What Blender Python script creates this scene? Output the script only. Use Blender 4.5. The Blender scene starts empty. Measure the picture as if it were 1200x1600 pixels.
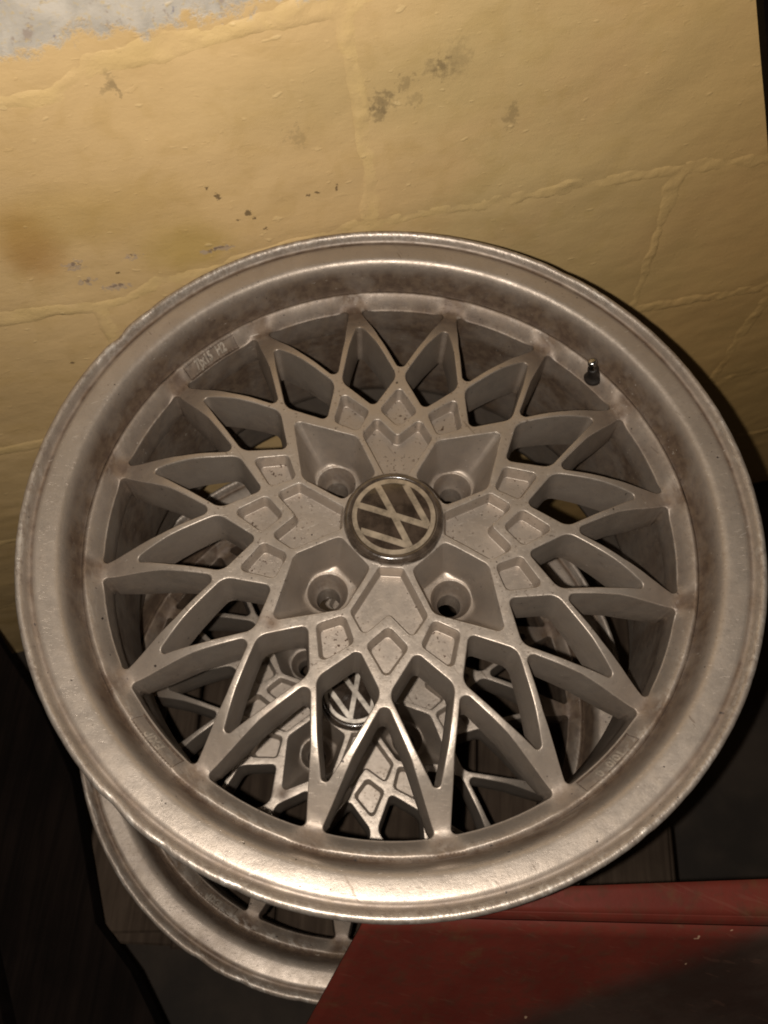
import bpy, math, random
import numpy as np
from mathutils import Vector, Matrix
from mathutils.geometry import delaunay_2d_cdt

sc = bpy.context.scene
R_ = math.radians
MM = 0.001
random.seed(4)
rng = np.random.default_rng(11)
# ------------------------------------------------------------------ camera, light, exposure
CAM = np.array([-5.922, -198.598, 423.075])
FWD = np.array([0.000407, 0.433640, -0.901086])
UP = np.array([-0.053119, 0.899823, 0.433009])
RIGHT = np.array([0.998588, 0.047689, 0.023401])
F_PX = 1261.0                                  # focal length in pixels of the 1200 x 1600 photograph
cam_d = bpy.data.cameras.new('camera')
cam_d.sensor_fit = 'VERTICAL'; cam_d.sensor_height = 36.0; cam_d.sensor_width = 27.0
cam_d.lens = F_PX / 1600.0 * 36.0
cam_d.clip_start = 0.01; cam_d.clip_end = 50
cam = bpy.data.objects.new('camera', cam_d); sc.collection.objects.link(cam)
M3 = Matrix((RIGHT, UP, -FWD)).transposed()
cam.matrix_world = Matrix.Translation(Vector(CAM * MM)) @ M3.to_4x4()
sc.camera = cam

w = bpy.data.worlds.new('World'); sc.world = w; w.use_nodes = True
w.node_tree.nodes['Background'].inputs[0].default_value = (0.9, 0.75, 0.6, 1)
w.node_tree.nodes['Background'].inputs[1].default_value = 0.02

flash_d = bpy.data.lights.new('flash', 'POINT')
flash_d.energy = 12.9
flash_d.color = (1.0, 0.915, 0.82)
flash_d.shadow_soft_size = 0.0022
flash = bpy.data.objects.new('flash', flash_d); sc.collection.objects.link(flash)
flash.location = Vector((CAM - 16.5 * RIGHT - 4 * UP + 2 * FWD) * MM)

sc.view_settings.view_transform = 'Standard'
sc.view_settings.look = 'None'
sc.view_settings.exposure = 0.0
sc.view_settings.gamma = 1.0
cam_d.dof.use_dof = True; cam_d.dof.focus_distance = 0.45; cam_d.dof.aperture_fstop = 11.0
sc.cycles.filter_width = 1.9
sc.cycles.max_bounces = 6
sc.cycles.use_denoising = True


def ray(px, py):
    d = RIGHT * (px - 600) / F_PX - UP * (py - 800) / F_PX + FWD
    return d


def at_z(px, py, z):
    d = ray(px, py)
    return CAM + d * ((z - CAM[2]) / d[2])


# ------------------------------------------------------------------ numpy value noise
class Noise2:
    def __init__(self, seed):
        self.g = np.random.default_rng(seed).random((256, 256)) * 2 - 1

    def __call__(self, x, y):
        x = np.asarray(x, float); y = np.asarray(y, float)
        xi = np.floor(x).astype(int); yi = np.floor(y).astype(int)
        fx = x - xi; fy = y - yi
        fx = fx * fx * (3 - 2 * fx); fy = fy * fy * (3 - 2 * fy)
        g = self.g
        a = g[xi % 256, yi % 256]; b = g[(xi + 1) % 256, yi % 256]
        c = g[xi % 256, (yi + 1) % 256]; d = g[(xi + 1) % 256, (yi + 1) % 256]
        return (a * (1 - fx) + b * fx) * (1 - fy) + (c * (1 - fx) + d * fx) * fy

    def fbm(self, x, y, n=4):
        s = 0; a = 1
        for i in range(n):
            s = s + a * self(x * 2 ** i + 17.3 * i, y * 2 ** i + 5.1 * i); a *= .5
        return s


NZ = Noise2(3)


# ------------------------------------------------------------------ material helpers
class NT:
    def __init__(self, name):
        self.m = bpy.data.materials.new(name); self.m.use_nodes = True
        self.t = self.m.node_tree; self.n = self.t.nodes; self.l = self.t.links
        self.b = self.n['Principled BSDF']

    def node(self, typ, **kw):
        n = self.n.new(typ)
        for k, v in kw.items():
            setattr(n, k, v)
        return n

    def put(self, sock, v):
        if isinstance(v, bpy.types.NodeSocket):
            self.l.new(v, sock)
        elif v is not None:
            if isinstance(v, (tuple, list)) and len(v) == 3 and sock.type == 'RGBA':
                v = (*v, 1)
            sock.default_value = v

    def coord(self, which='Object'):
        return self.node('ShaderNodeTexCoord').outputs[which]

    def mapping(self, vec, scale=(1, 1, 1), rot=(0, 0, 0), loc=(0, 0, 0)):
        n = self.node('ShaderNodeMapping')
        self.put(n.inputs['Vector'], vec)
        n.inputs['Scale'].default_value = scale; n.inputs['Rotation'].default_value = rot
        n.inputs['Location'].default_value = loc
        return n.outputs[0]

    def noise(self, vec, scale, detail=4, rough=.55, dist=0.0):
        n = self.node('ShaderNodeTexNoise')
        self.put(n.inputs['Vector'], vec)
        n.inputs['Scale'].default_value = scale; n.inputs['Detail'].default_value = detail
        n.inputs['Roughness'].default_value = rough; n.inputs['Distortion'].default_value = dist
        return n.outputs['Fac']

    def ramp(self, v, a, b, lo=0.0, hi=1.0):
        n = self.node('ShaderNodeMapRange'); n.interpolation_type = 'SMOOTHSTEP'
        self.put(n.inputs[0], v)
        n.inputs[1].default_value = a; n.inputs[2].default_value = b
        n.inputs[3].default_value = lo; n.inputs[4].default_value = hi
        return n.outputs[0]

    def math(self, op, a, b=None, clamp=False):
        n = self.node('ShaderNodeMath', operation=op); n.use_clamp = clamp
        self.put(n.inputs[0], a)
        if b is not None:
            self.put(n.inputs[1], b)
        return n.outputs[0]

    def mix(self, f, a, b):
        n = self.node('ShaderNodeMix', data_type='RGBA')
        self.put(n.inputs[0], f); self.put(n.inputs[6], a); self.put(n.inputs[7], b)
        return n.outputs[2]

    def attr(self, name):
        n = self.node('ShaderNodeAttribute'); n.attribute_name = name
        return n.outputs['Fac']

    def bump(self, h, strength, dist):
        n = self.node('ShaderNodeBump')
        self.put(n.inputs['Height'], h)
        n.inputs['Strength'].default_value = strength; n.inputs['Distance'].default_value = dist
        return n.outputs[0]

    def done(self, color=None, rough=None, metal=None, normal=None, **kw):
        self.put(self.b.inputs['Base Color'], color)
        self.put(self.b.inputs['Roughness'], rough)
        self.put(self.b.inputs['Metallic'], metal)
        if normal is not None:
            self.l.new(normal, self.b.inputs['Normal'])
        for k, v in kw.items():
            self.put(self.b.inputs[k.replace('_', ' ')], v)
        return self.m


def mat_alloy(name='alloy_paint', more=0.0):
    t = NT(name)
    c = t.node('ShaderNodeNewGeometry').outputs['Position']
    dirt_shade = t.attr('dirt_shade'); wear = t.attr('wear')
    if more:                                  # the lower wheel's outer band has gathered more dust
        ln = t.node('ShaderNodeVectorMath', operation='LENGTH'); t.l.new(t.coord(), ln.inputs[0])
        far_out = t.ramp(ln.outputs['Value'], .140, .172)
        dirt_shade = t.math('ADD', dirt_shade, t.math('MULTIPLY', far_out, t.ramp(t.noise(c, 17, 4, .6), .35, .65, more * .5, more)))
    n1 = t.noise(c, 22, 5, .6)
    n2 = t.noise(c, 160, 4, .65)
    nf = t.noise(c, 1900, 2, .6)
    base = t.mix(t.ramp(n1, .35, .68), (0.330, 0.283, 0.238), (0.385, 0.332, 0.282))
    base = t.mix(t.ramp(n2, .42, .75, 0, .22), base, (0.31, 0.255, 0.195))
    base = t.mix(t.ramp(nf, .35, .7, 0, .22), base, (0.24, 0.2, 0.16))
    # brown brake and road grime with an uneven outline, also painting shade into recess walls
    ng = t.noise(c, 38, 5, .65)
    g = t.math('MULTIPLY', dirt_shade, t.ramp(ng, .3, .6, .72, 1.15), True)
    grime = t.mix(t.ramp(n2, .35, .65), (0.090, 0.060, 0.042), (0.135, 0.094, 0.063))
    col = t.mix(g, base, grime)
    # rust-coloured specks and dark pits
    sp = t.noise(c, 520, 3, .6)
    area = t.ramp(t.noise(c, 45, 2), .42, .56)
    spm = t.math('MULTIPLY', t.ramp(sp, .60, .66), t.math('MULTIPLY', area, t.attr('speck')), True)
    col = t.mix(spm, col, (0.055, 0.03, 0.018))
    pit = t.ramp(t.noise(c, 330, 1, .5), .775, .79)
    col = t.mix(pit, col, (0.05, 0.04, 0.035))
    scr = t.mapping(t.mapping(c, rot=(0, 0, .9)), scale=(.07, 1, 1))
    sm = t.math('MULTIPLY', t.ramp(t.noise(scr, 420, 2, .5), .70, .73), t.ramp(t.noise(c, 34, 2), .5, .58), True)
    col = t.mix(t.math('MULTIPLY', sm, .6), col, (0.13, 0.095, 0.07))
    scl = t.mapping(t.mapping(c, rot=(0, 0, -.5), loc=(.3, .1, 0)), scale=(.06, 1, 1))
    sl = t.math('MULTIPLY', t.ramp(t.noise(scl, 500, 2, .5), .71, .74), t.ramp(t.noise(t.mapping(c, loc=(4, 0, 0)), 30, 2), .48, .58), True)
    col = t.mix(t.math('MULTIPLY', sl, .6), col, (0.52, 0.47, 0.41))
    # chalky worn metal on the proud edges
    cr = t.mapping(t.mapping(c, rot=(0, 0, R_(62))), scale=(.22, 1, 1))
    wn = t.noise(cr, 330, 3, .6)
    big = t.ramp(t.noise(c, 30, 3, .6), .38, .62)
    wm = t.math('MULTIPLY', t.math('MULTIPLY', wear, big), t.ramp(wn, .46, .60), True)
    col = t.mix(t.math('MULTIPLY', wm, .7), col, (0.50, 0.46, 0.41))
    wd = t.math('MULTIPLY', wear, t.ramp(t.noise(t.mapping(c, loc=(3, 1, 2)), 210, 3, .7), .54, .64, 0, .55), True)
    col = t.mix(wd, col, (0.19, 0.15, 0.125))
    rough = t.ramp(n2, .3, .7, .375, .46)
    rough = t.math('ADD', rough, t.math('MULTIPLY', g, .16))
    rough = t.math('ADD', rough, t.math('MULTIPLY', t.math('SUBTRACT', n1, .5), .10))
    metal = t.math('SUBTRACT', .68 - more * .2, t.math('MULTIPLY', g, .35))
    # bumps: orange-peel, fine scratches, edge nicks
    sc1 = t.noise(t.mapping(c, scale=(1, 14, 1), rot=(0, 0, .95)), 190, 2, .5)
    h = t.math('ADD', t.math('MULTIPLY', nf, .10), t.math('MULTIPLY', t.ramp(sc1, .66, .74), -.12))
    h = t.math('ADD', h, t.math('MULTIPLY', n2, .35))
    h = t.math('ADD', h, t.math('MULTIPLY', t.math('MULTIPLY', wear, wn), .7))
    return t.done(col, rough, metal, t.bump(h, .55, .0009))


def mat_simple(name, col, rough=.5, metal=0.0, var=.25, scale=60, bump=.0, **kw):
    t = NT(name); c = t.coord()
    n = t.noise(c, scale, 5, .6)
    dark = tuple(x * (1 - var) for x in col); lite = tuple(min(1, x * (1 + var)) for x in col)
    colr = t.mix(t.ramp(n, .3, .7), dark, lite)
    nb = t.bump(t.noise(c, scale * 5, 4, .6), bump, .0006) if bump else None
    return t.done(colr, t.ramp(n, .3, .7, max(0, rough - .06), min(1, rough + .06)), metal, nb, **kw)


def at_wall(px, py):
    a = R_(17); n = np.array([-math.sin(a), math.cos(a), 0]); e = np.array([math.cos(a), math.sin(a), 0])
    r = ray(px, py); t = (WALL_D - CAM @ n) / (r @ n); P = CAM + r * t
    return P @ e, P[2]


WALL_D = 213.0


def mat_wall():
    t = NT('yellow_limewash')
    c = t.coord()                                # wall frame: x along the wall, z up (metres)
    sx = t.node('ShaderNodeSeparateXYZ'); t.l.new(c, sx.inputs[0])
    X, Z = sx.outputs[0], sx.outputs[2]
    n1 = t.noise(c, 7, 5, .6); n2 = t.noise(c, 40, 5, .6, .6); n3 = t.noise(c, 300, 3, .6)
    base = t.mix(t.ramp(n1, .3, .7), (0.51, 0.353, 0.166), (0.57, 0.402, 0.197))
    base = t.mix(t.ramp(n2, .45, .72, 0, .35), base, (0.42, 0.28, 0.105))
    base = t.mix(t.ramp(n2, .2, .42, .25, 0), base, (0.60, 0.43, 0.20))
    # greenish cast and brownish stains
    gx = t.ramp(X, .02, .12); gz = t.ramp(n1, .35, .6)
    base = t.mix(t.math('MULTIPLY', t.math('MULTIPLY', gx, gz), .3), base, (0.36, 0.30, 0.12))

    def blob(px, py, rx, rz, edge=.35, wob=.012, nscale=60):
        s, z = at_wall(px, py)
        nv = t.noise(c, nscale, 4, .65)
        w_ = t.math('MULTIPLY', t.math('SUBTRACT', nv, .5), wob * 1000 / max(rx, rz) * 1.6)
        dx = t.math('MULTIPLY', t.math('SUBTRACT', X, s * MM), 1000.0 / rx)
        dz = t.math('MULTIPLY', t.math('SUBTRACT', Z, z * MM), 1000.0 / rz)
        d = t.math('SQRT', t.math('ADD', t.math('MULTIPLY', dx, dx), t.math('MULTIPLY', dz, dz)))
        return t.ramp(t.math('ADD', d, w_), 1 - edge, 1 + edge, 1, 0)

    def spot(cur, px, py, rx, rz, colr, amt, **kw):
        return t.mix(t.math('MULTIPLY', blob(px, py, rx, rz, **kw), amt), cur, colr)
    base = spot(base, 45, 385, 16, 26, (0.33, 0.17, 0.045), .65, edge=.7)
    base = spot(base, 290, 385, 26, 20, (0.34, 0.23, 0.05), .55, edge=.7)
    base = spot(base, 110, 340, 60, 20, (0.38, 0.25, 0.07), .4, edge=.8)
    base = spot(base, 640, 130, 90, 26, (0.36, 0.28, 0.12), .35, edge=.9)
    # grubby finger marks and chips
    for (px, py, rx, rz, a) in ((597, 160, 6.5, 6, .75), (592, 178, 3, 5, .6), (633, 130, 4, 4, .5), (648, 155, 4, 3, .4),
                                (675, 104, 5, 4, .45), (713, 95, 7, 9, .38), (695, 108, 6, 4, .3), (800, 181, 4, 7, .55),
                                (463, 214, 5, 5, .35), (173, 125, 2.5, 5, .45), (172, 140, 3, 3, .4), (690, 98, 3, 4, .4)):
        base = spot(base, px, py, rx, rz, (0.17, 0.125, 0.065), a * .8, edge=.6, wob=.022, nscale=230)
    for (px, py, rx, rz) in ((340, 307, 1.7, 2.3), (388, 332, 1.9, 2.2), (372, 343, 1.2, 1.1), (322, 294, 1, 1.6), (399, 341, 1.2, 1.4),
                             (416, 357, 1.2, 1), (527, 294, 1.0, 2.2), (247, 12, 5, 3), (186, 428, 1.2, 1.0), (495, 303, 1.2, 1),
                             (112, 566, 1.6, 1.2), (482, 308, 1.5, .8)):
        base = spot(base, px, py, rx, rz, (0.12, 0.08, 0.04), .85, edge=.25, wob=.006, nscale=420)
    for (px, py, rx, rz) in ((345, 386, 9, 1.9), (206, 402, 4, 2), (115, 415, 4, 3.4), (180, 450, 9, 2.6), (133, 442, 4, 2), (325, 392, 3, 1.4)):
        f = blob(px, py, rx, rz, edge=.2, wob=.02, nscale=260)
        base = t.mix(t.math('MULTIPLY', f, .6), base, (0.34, 0.27, 0.22))
        g = blob(px + 3, py - 2, rx * .5, rz * .4, edge=.2, wob=.016, nscale=320)
        base = t.mix(t.math('MULTIPLY', g, .6), base, (0.13, 0.09, 0.07))
    base = t.mix(t.math('MULTIPLY', t.attr('joint'), t.ramp(n2, .35, .6, .15, .6)), base, (0.60, 0.435, 0.195))
    # lost paint along the top left: bare pale plaster
    edge = t.math('ADD', t.math('MULTIPLY', X, .05), t.math('MULTIPLY', t.math('SUBTRACT', t.noise(c, 34, 7, .72), .5), .058))
    lost = t.ramp(t.math('SUBTRACT', t.math('SUBTRACT', Z, .1700), t.math('MULTIPLY', edge, 1.0)), -.001, .006)
    lost = t.math('MULTIPLY', lost, t.ramp(X, .0, .022, 1, 0))
    plaster = t.mix(t.ramp(n2, .3, .7), (0.35, 0.32, 0.27), (0.50, 0.455, 0.385))
    plaster = t.mix(t.ramp(t.noise(c, 90, 4, .7), .56, .66, 0, .7), plaster, (0.27, 0.21, 0.17))
    plaster = t.mix(t.ramp(t.noise(t.mapping(c, loc=(1, 1, 1)), 70, 3, .7), .64, .68, 0, .7), plaster, (0.12, 0.13, 0.2))
    plaster = t.mix(t.ramp(n3, .52, .7, 0, .5), plaster, (0.5, 0.37, 0.16))
    col = t.mix(lost, base, plaster)
    # small grit and roller texture
    st = t.noise(t.mapping(c, scale=(.5, 1, 1.4), rot=(0, .18, 0)), 130, 7, .72, .3)
    drips = t.ramp(t.noise(t.mapping(c, scale=(.6, 1, 1)), 210, 2, .5), .66, .74)
    h = t.math('ADD', t.math('MULTIPLY', st, 1.0), t.math('MULTIPLY', n3, .45))
    h = t.math('ADD', h, t.math('MULTIPLY', t.math('MULTIPLY', t.attr('joint'), t.noise(c, 190, 5, .7)), 1.3))
    h = t.math('ADD', h, t.math('MULTIPLY', drips, .35))
    pim = t.ramp(t.noise(t.mapping(c, scale=(.7, 1, 1.2), loc=(2, 3, 1)), 150, 1, .4), .70, .80)
    h = t.math('ADD', h, t.math('MULTIPLY', pim, .9))
    h = t.math('ADD', h, t.math('MULTIPLY', lost, -1.2))
    col = t.mix(t.math('MULTIPLY', pim, .35), col, (0.66, 0.50, 0.25))
    far = t.ramp(X, .10, .42)  # more orange to the right: tint of the dimming light put into the colour
    col = t.mix(t.math('MULTIPLY', far, .55), col, t.mix(t.ramp(n2, .3, .7), (0.60, 0.345, 0.105), (0.66, 0.40, 0.14)))
    return t.done(col, t.ramp(n2, .3, .7, .62, .48), 0.0, t.bump(h, .34, .0012), Specular_IOR_Level=.22)


def mat_wood(name, a, b, scale=1.0):
    t = NT(name); c = t.coord()
    g = t.noise(t.mapping(c, scale=(30 * scale, 1.6 * scale, 6)), 4, 5, .6, .5)
    n = t.noise(c, 14, 4, .6)
    col = t.mix(t.ramp(g, .3, .7), a, b)
    col = t.mix(t.ramp(n, .4, .7, 0, .5), col, tuple(x * .45 for x in a))
    return t.done(col, .85, 0, t.bump(g, .5, .001), Specular_IOR_Level=.06)


def mat_red():
    t = NT('red_paint'); c = t.node('ShaderNodeNewGeometry').outputs['Position']
    n1 = t.noise(c, 14, 5, .6); n2 = t.noise(c, 120, 4, .65)
    col = t.mix(t.ramp(n1, .35, .65), (0.074, 0.0135, 0.009), (0.098, 0.018, 0.0115))
    col = t.mix(t.ramp(n2, .45, .7, 0, .6), col, (0.056, 0.021, 0.012))
    col = t.mix(t.ramp(t.noise(t.mapping(c, loc=(2, 0, 0)), 34, 4, .7), .55, .75, 0, .6), col, (0.075, 0.035, 0.016))
    # a broad, soft-edged darker band across the lower right of the panel
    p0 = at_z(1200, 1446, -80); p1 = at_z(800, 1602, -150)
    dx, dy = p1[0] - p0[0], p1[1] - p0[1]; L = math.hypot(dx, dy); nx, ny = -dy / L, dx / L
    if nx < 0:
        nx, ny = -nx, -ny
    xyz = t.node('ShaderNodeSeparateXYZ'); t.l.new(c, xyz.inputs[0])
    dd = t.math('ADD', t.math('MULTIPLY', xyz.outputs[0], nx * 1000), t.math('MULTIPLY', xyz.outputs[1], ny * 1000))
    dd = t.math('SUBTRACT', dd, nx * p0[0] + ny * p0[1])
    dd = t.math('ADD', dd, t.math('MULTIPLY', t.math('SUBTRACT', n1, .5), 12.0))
    dark_tone = t.mix(t.ramp(n1, .35, .65), (0.020, 0.0135, 0.010), (0.036, 0.026, 0.02))
    col = t.mix(t.ramp(dd, -9.0, 11.0, 0, .93), col, dark_tone)
    scu = t.ramp(t.noise(t.mapping(t.mapping(c, rot=(0, 0, .3)), scale=(.08, 1, .5)), 260, 3, .6), .62, .68)
    col = t.mix(t.math('MULTIPLY', scu, .10), col, (0.17, 0.085, 0.055))
    sp = t.ramp(t.noise(t.mapping(c, loc=(0, 5, 0)), 95, 2, .5), .74, .77)
    col = t.mix(sp, col, (0.30, 0.2, 0.13))
    return t.done(col, t.ramp(n2, .3, .7, .55, .7), 0, t.bump(n2, .3, .0008), Specular_IOR_Level=.12)


ALLOY = mat_alloy()
ALLOY_LOWER = mat_alloy('alloy_paint_dusty', .42)
WALLM = mat_wall()
BLACK_RUBBER = mat_simple('black_rubber', (0.014, 0.011, 0.009), .5, 0, .3, 80, .2, Specular_IOR_Level=.3)
CHROME = mat_simple('worn_nickel', (0.36, 0.35, 0.34), .25, 1.0, .2, 200, .1)
CAP_DARK = mat_simple('cap_dark_field', (0.030, 0.021, 0.015), .16, 0, .45, 120, .05, Coat_Weight=.6, Coat_Roughness=.08)
CAP_RING = mat_simple('cap_glossy_rim', (0.045, 0.033, 0.024), .2, .1, .35, 150, .15, Coat_Weight=1.0, Coat_Roughness=.06)
CAP_CREAM = mat_simple('cap_cream_print', (0.235, 0.19, 0.138), .3, .3, .3, 140, .05, Coat_Weight=.5, Coat_Roughness=.1)
WORN_LIT = mat_simple('rubbed_alloy_lit', (0.36, 0.31, 0.255), .42, .45, .25, 400, .3)  # rubbed letters, with light on their raised edges put into the colour
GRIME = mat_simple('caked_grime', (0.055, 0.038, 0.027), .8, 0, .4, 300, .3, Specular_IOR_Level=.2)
CAP_GREY = mat_simple('cap_silver_print', (0.46, 0.41, 0.35), .34, .3, .25, 140, .1)
WOOD = mat_wood('dusty_wood', (0.040, 0.028, 0.020), (0.072, 0.052, 0.037))
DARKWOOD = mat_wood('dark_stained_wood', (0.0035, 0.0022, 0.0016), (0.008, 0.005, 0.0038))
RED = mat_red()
GREYSHEET = mat_simple('dusty_dark_rubber', (0.032, 0.021, 0.014), .8, 0, .5, 30, .5, Specular_IOR_Level=.12)
FLOORM = mat_simple('dirt_floor', (0.036, 0.027, 0.020), .95, 0, .4, 12, .6)
PALE = mat_simple('pale_plastic', (0.16, 0.14, 0.12), .5, 0, .2, 60, .1)


# ------------------------------------------------------------------ mesh helpers
def link(name, me, mat=None, parent=None):
    o = bpy.data.objects.new(name, me); sc.collection.objects.link(o)
    if mat is not None and me is not None and not me.materials:
        me.materials.append(mat)
    if parent is not None:
        o.parent = parent
    return o


def mesh_from(name, V, F, smooth=True, scale=MM):
    me = bpy.data.meshes.new(name)
    me.from_pydata([tuple(v) for v in (np.asarray(V, float) * scale)], [], [tuple(int(i) for i in f) for f in F])
    me.update()
    if smooth:
        me.polygons.foreach_set('use_smooth', [True] * len(me.polygons))
    return me


def lathe(profile, n=96, phase=0.0, close=False, fn=None):
    """profile: list of (r, z); returns V, F with outward faces to the right of travel"""
    V = []; F = []; m = len(profile)
    for i in range(n):
        a = phase + 2 * math.pi * i / n
        for j, (r, z) in enumerate(profile):
            if fn:
                r, z = fn(r, z, a, j)
            V.append((r * math.cos(a), r * math.sin(a), z))
    for i in range(n):
        k = (i + 1) % n
        for j in range(m if close else m - 1):
            j2 = (j + 1) % m
            F.append((i * m + j, k * m + j, k * m + j2, i * m + j2))
    return V, F


def add_box(V, F, c, s, rot=0.0, bev=0.0):
    cx, cy, cz = c; hx, hy, hz = s[0] / 2, s[1] / 2, s[2] / 2
    b0 = len(V)
    ca, sa = math.cos(rot), math.sin(rot)
    pts = []
    if bev <= 0:
        for z in (-hz, hz):
            for x, y in ((-hx, -hy), (hx, -hy), (hx, hy), (-hx, hy)):
                pts.append((x, y, z))
        fs = [(3, 2, 1, 0), (4, 5, 6, 7), (0, 1, 5, 4), (1, 2, 6, 5), (2, 3, 7, 6), (3, 0, 4, 7)]
    else:
        for z, q in ((-hz, bev), (-hz + bev, 0), (hz - bev, 0), (hz, bev)):
            for x, y in ((-hx + q, -hy + q), (hx - q, -hy + q), (hx - q, hy - q), (-hx + q, hy - q)):
                pts.append((x, y, z))
        fs = [(3, 2, 1, 0), (12, 13, 14, 15)]
        for k in range(3):
            for i in range(4):
                j = (i + 1) % 4
                fs.append((k * 4 + i, k * 4 + j, k * 4 + 4 + j, k * 4 + 4 + i))
    for x, y, z in pts:
        V.append((cx + x * ca - y * sa, cy + x * sa + y * ca, cz + z))
    for f in fs:
        F.append(tuple(b0 + i for i in f))


def prism(poly, z0, z1, bev=1.0):
    """poly: list of (x, y) CCW in mm; closed solid with a small bevel on top"""
    P = np.array(poly, float); n = len(P); c = P.mean(0)
    d = P - c; L = np.hypot(*d.T)[:, None]
    inn = P - d / L * bev
    V = [(*p, z0) for p in P] + [(*p, z1 - bev) for p in P] + [(*p, z1) for p in inn]
    F = [tuple(reversed(range(n))), tuple(range(2 * n, 3 * n))]
    for k in range(2):
        for i in range(n):
            j = (i + 1) % n
            F.append((k * n + i, k * n + j, k * n + n + j, k * n + n + i))
    return V, F


# ------------------------------------------------------------------ the alloy wheel, local frame: axis z, hub face at z = 0 (mm)
def fillet(poly, rad, seg=6, maxlen=3.0):
    """round the corners of a CCW polygon; rad per corner (or float)"""
    n = len(poly); P = [np.array(p, float) for p in poly]
    if not hasattr(rad, '__len__'):
        rad = [rad] * n
    out = []
    for i in range(n):
        a, b, c = P[i - 1], P[i], P[(i + 1) % n]
        u = (a - b); lu = np.linalg.norm(u); u = u / lu
        v = (c - b); lv = np.linalg.norm(v); v = v / lv
        ang = math.acos(max(-1, min(1, float(u @ v))))
        r = rad[i]
        if r <= 0 or abs(ang - math.pi) < .02:
            out.append(b); continue
        t = min(r / math.tan(ang / 2), lu * .48, lv * .48)
        r = t * math.tan(ang / 2)
        p0 = b + u * t; p1 = b + v * t
        bis = (u + v); bis /= np.linalg.norm(bis)
        cen = b + bis * (r / math.sin(ang / 2))
        a0 = math.atan2(*(p0 - cen)[::-1]); a1 = math.atan2(*(p1 - cen)[::-1])
        da = (a1 - a0 + math.pi) % (2 * math.pi) - math.pi
        k = max(3, int(seg * abs(da) / 1.2) + 2)
        for j in range(k + 1):
            q = a0 + da * j / k
            out.append(cen + r * np.array([math.cos(q), math.sin(q)]))
    # subdivide long edges
    res = []
    m = len(out)
    for i in range(m):
        a, b = out[i], out[(i + 1) % m]
        L = np.linalg.norm(b - a)
        if L < 1e-4:
            continue
        k = max(1, int(math.ceil(L / maxlen)))
        for j in range(k):
            res.append(a + (b - a) * j / k)
    return np.array(res)


def offset(loop, d):
    """offset a CCW loop outwards by d"""
    nx = np.roll(loop, -1, 0) - loop; pv = loop - np.roll(loop, 1, 0)
    nx /= np.linalg.norm(nx, axis=1)[:, None]; pv /= np.linalg.norm(pv, axis=1)[:, None]
    t = nx + pv; t /= np.linalg.norm(t, axis=1)[:, None]
    n = np.c_[t[:, 1], -t[:, 0]]
    return loop + n * d


def rotp(loop, deg):
    a = R_(deg); c, s = math.cos(a), math.sin(a)
    return loop @ np.array([[c, s], [-s, c]])


PANELS = [(136.2, 6.6, 171.8, 177.6), (-132.9, 5.6, 172.6, 178.6), (-46.6, 6.6, 172.4, 178.2)]   # centre angle, half width, r0, r1
JUNC = 22.5


def smooth(x, a, b):
    t = np.clip((x - a) / (b - a), 0, 1)
    return t * t * (3 - 2 * t)


LEDGE_R = [168, 170.4, 171.4, 172.6, 174.5, 176.5, 178.2, 179.4, 180.5, 181.4]
LEDGE_Z = [-22.5, -23.6, -22.3, -19.9, -16.6, -13.6, -12.1, -11.9, -12.7, -14.4]
_kr = [0, 60, 85, 109, 122, 131, 140, 149, 160, 172]
_kz = [0, 0, .2, .8, .1, -1.7, -4.9, -9.6, -16.4, -24.6]
HR = np.linspace(0, 172, 345)
HZ = np.interp(HR, _kr, _kz)
_k = np.exp(-np.linspace(-2, 2, 25) ** 2); _k /= _k.sum()
HZ = np.convolve(np.pad(HZ, 12, mode='reflect', reflect_type='odd'), _k, 'valid')


def Hgt(x, y):
    x = np.asarray(x, float); y = np.asarray(y, float)
    r = np.hypot(x, y); th = np.degrees(np.arctan2(y, x))
    h = np.interp(r, HR, HZ)
    hl = np.interp(r, LEDGE_R, LEDGE_Z)
    w_ = smooth(r, 169.2, 171.6)
    dj = np.abs((th - 11.25 + 11.25) % 22.5 - 11.25)           # degrees from the nearest spoke junction
    notch = 1 - smooth(dj, .9, 2.6)
    amp = .5 + .35 * np.sin(np.radians(th) * 5 + 1)
    hl = hl - notch * amp * smooth(r, 170.5, 174) * (1 - .3 * smooth(r, 179, 181))
    out = h * (1 - w_) + hl * w_
    jw = 1 - smooth(dj, 1.6, 4.4)
    jc = np.interp(r, [150, 158, 164, 168, 171, 174, 176.5, 178.5, 180], [-10.3, -14.9, -18.2, -19.6, -19.6, -18.0, -15.6, -13.4, -12.8])
    jr = smooth(r, 151, 157) * (1 - smooth(r, 177, 180))
    out = out * (1 - jw * jr) + jc * jw * jr
    # blend the spoke ends up into the ledge
    for (ca, hw, r0, r1) in PANELS:
        d = np.abs((th - ca + 180) % 360 - 180)
        ins = smooth(hw - d, -.07, .07) * smooth(r - r0, -.15, .15) * smooth(r1 - r, -.15, .15)
        out = out - .8 * ins
    return out


class WheelMesh:
    def __init__(self):
        self.V = []; self.F = []; self.tag = []; self.att = []      # att rows: dirt, wear, speck

    def addv(self, P, att):
        b = len(self.V)
        self.V.extend([tuple(p) for p in P])
        att = np.broadcast_to(np.asarray(att, float), (len(P), 3))
        self.att.extend([tuple(a) for a in att])
        return b

    def strip(self, a, b, n, tag, flip=False):
        for i in range(n):
            j = (i + 1) % n
            f = (a + i, b + i, b + j, a + j) if not flip else (a + j, b + j, b + i, a + i)
            self.F.append(f); self.tag.append(tag)


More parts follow.
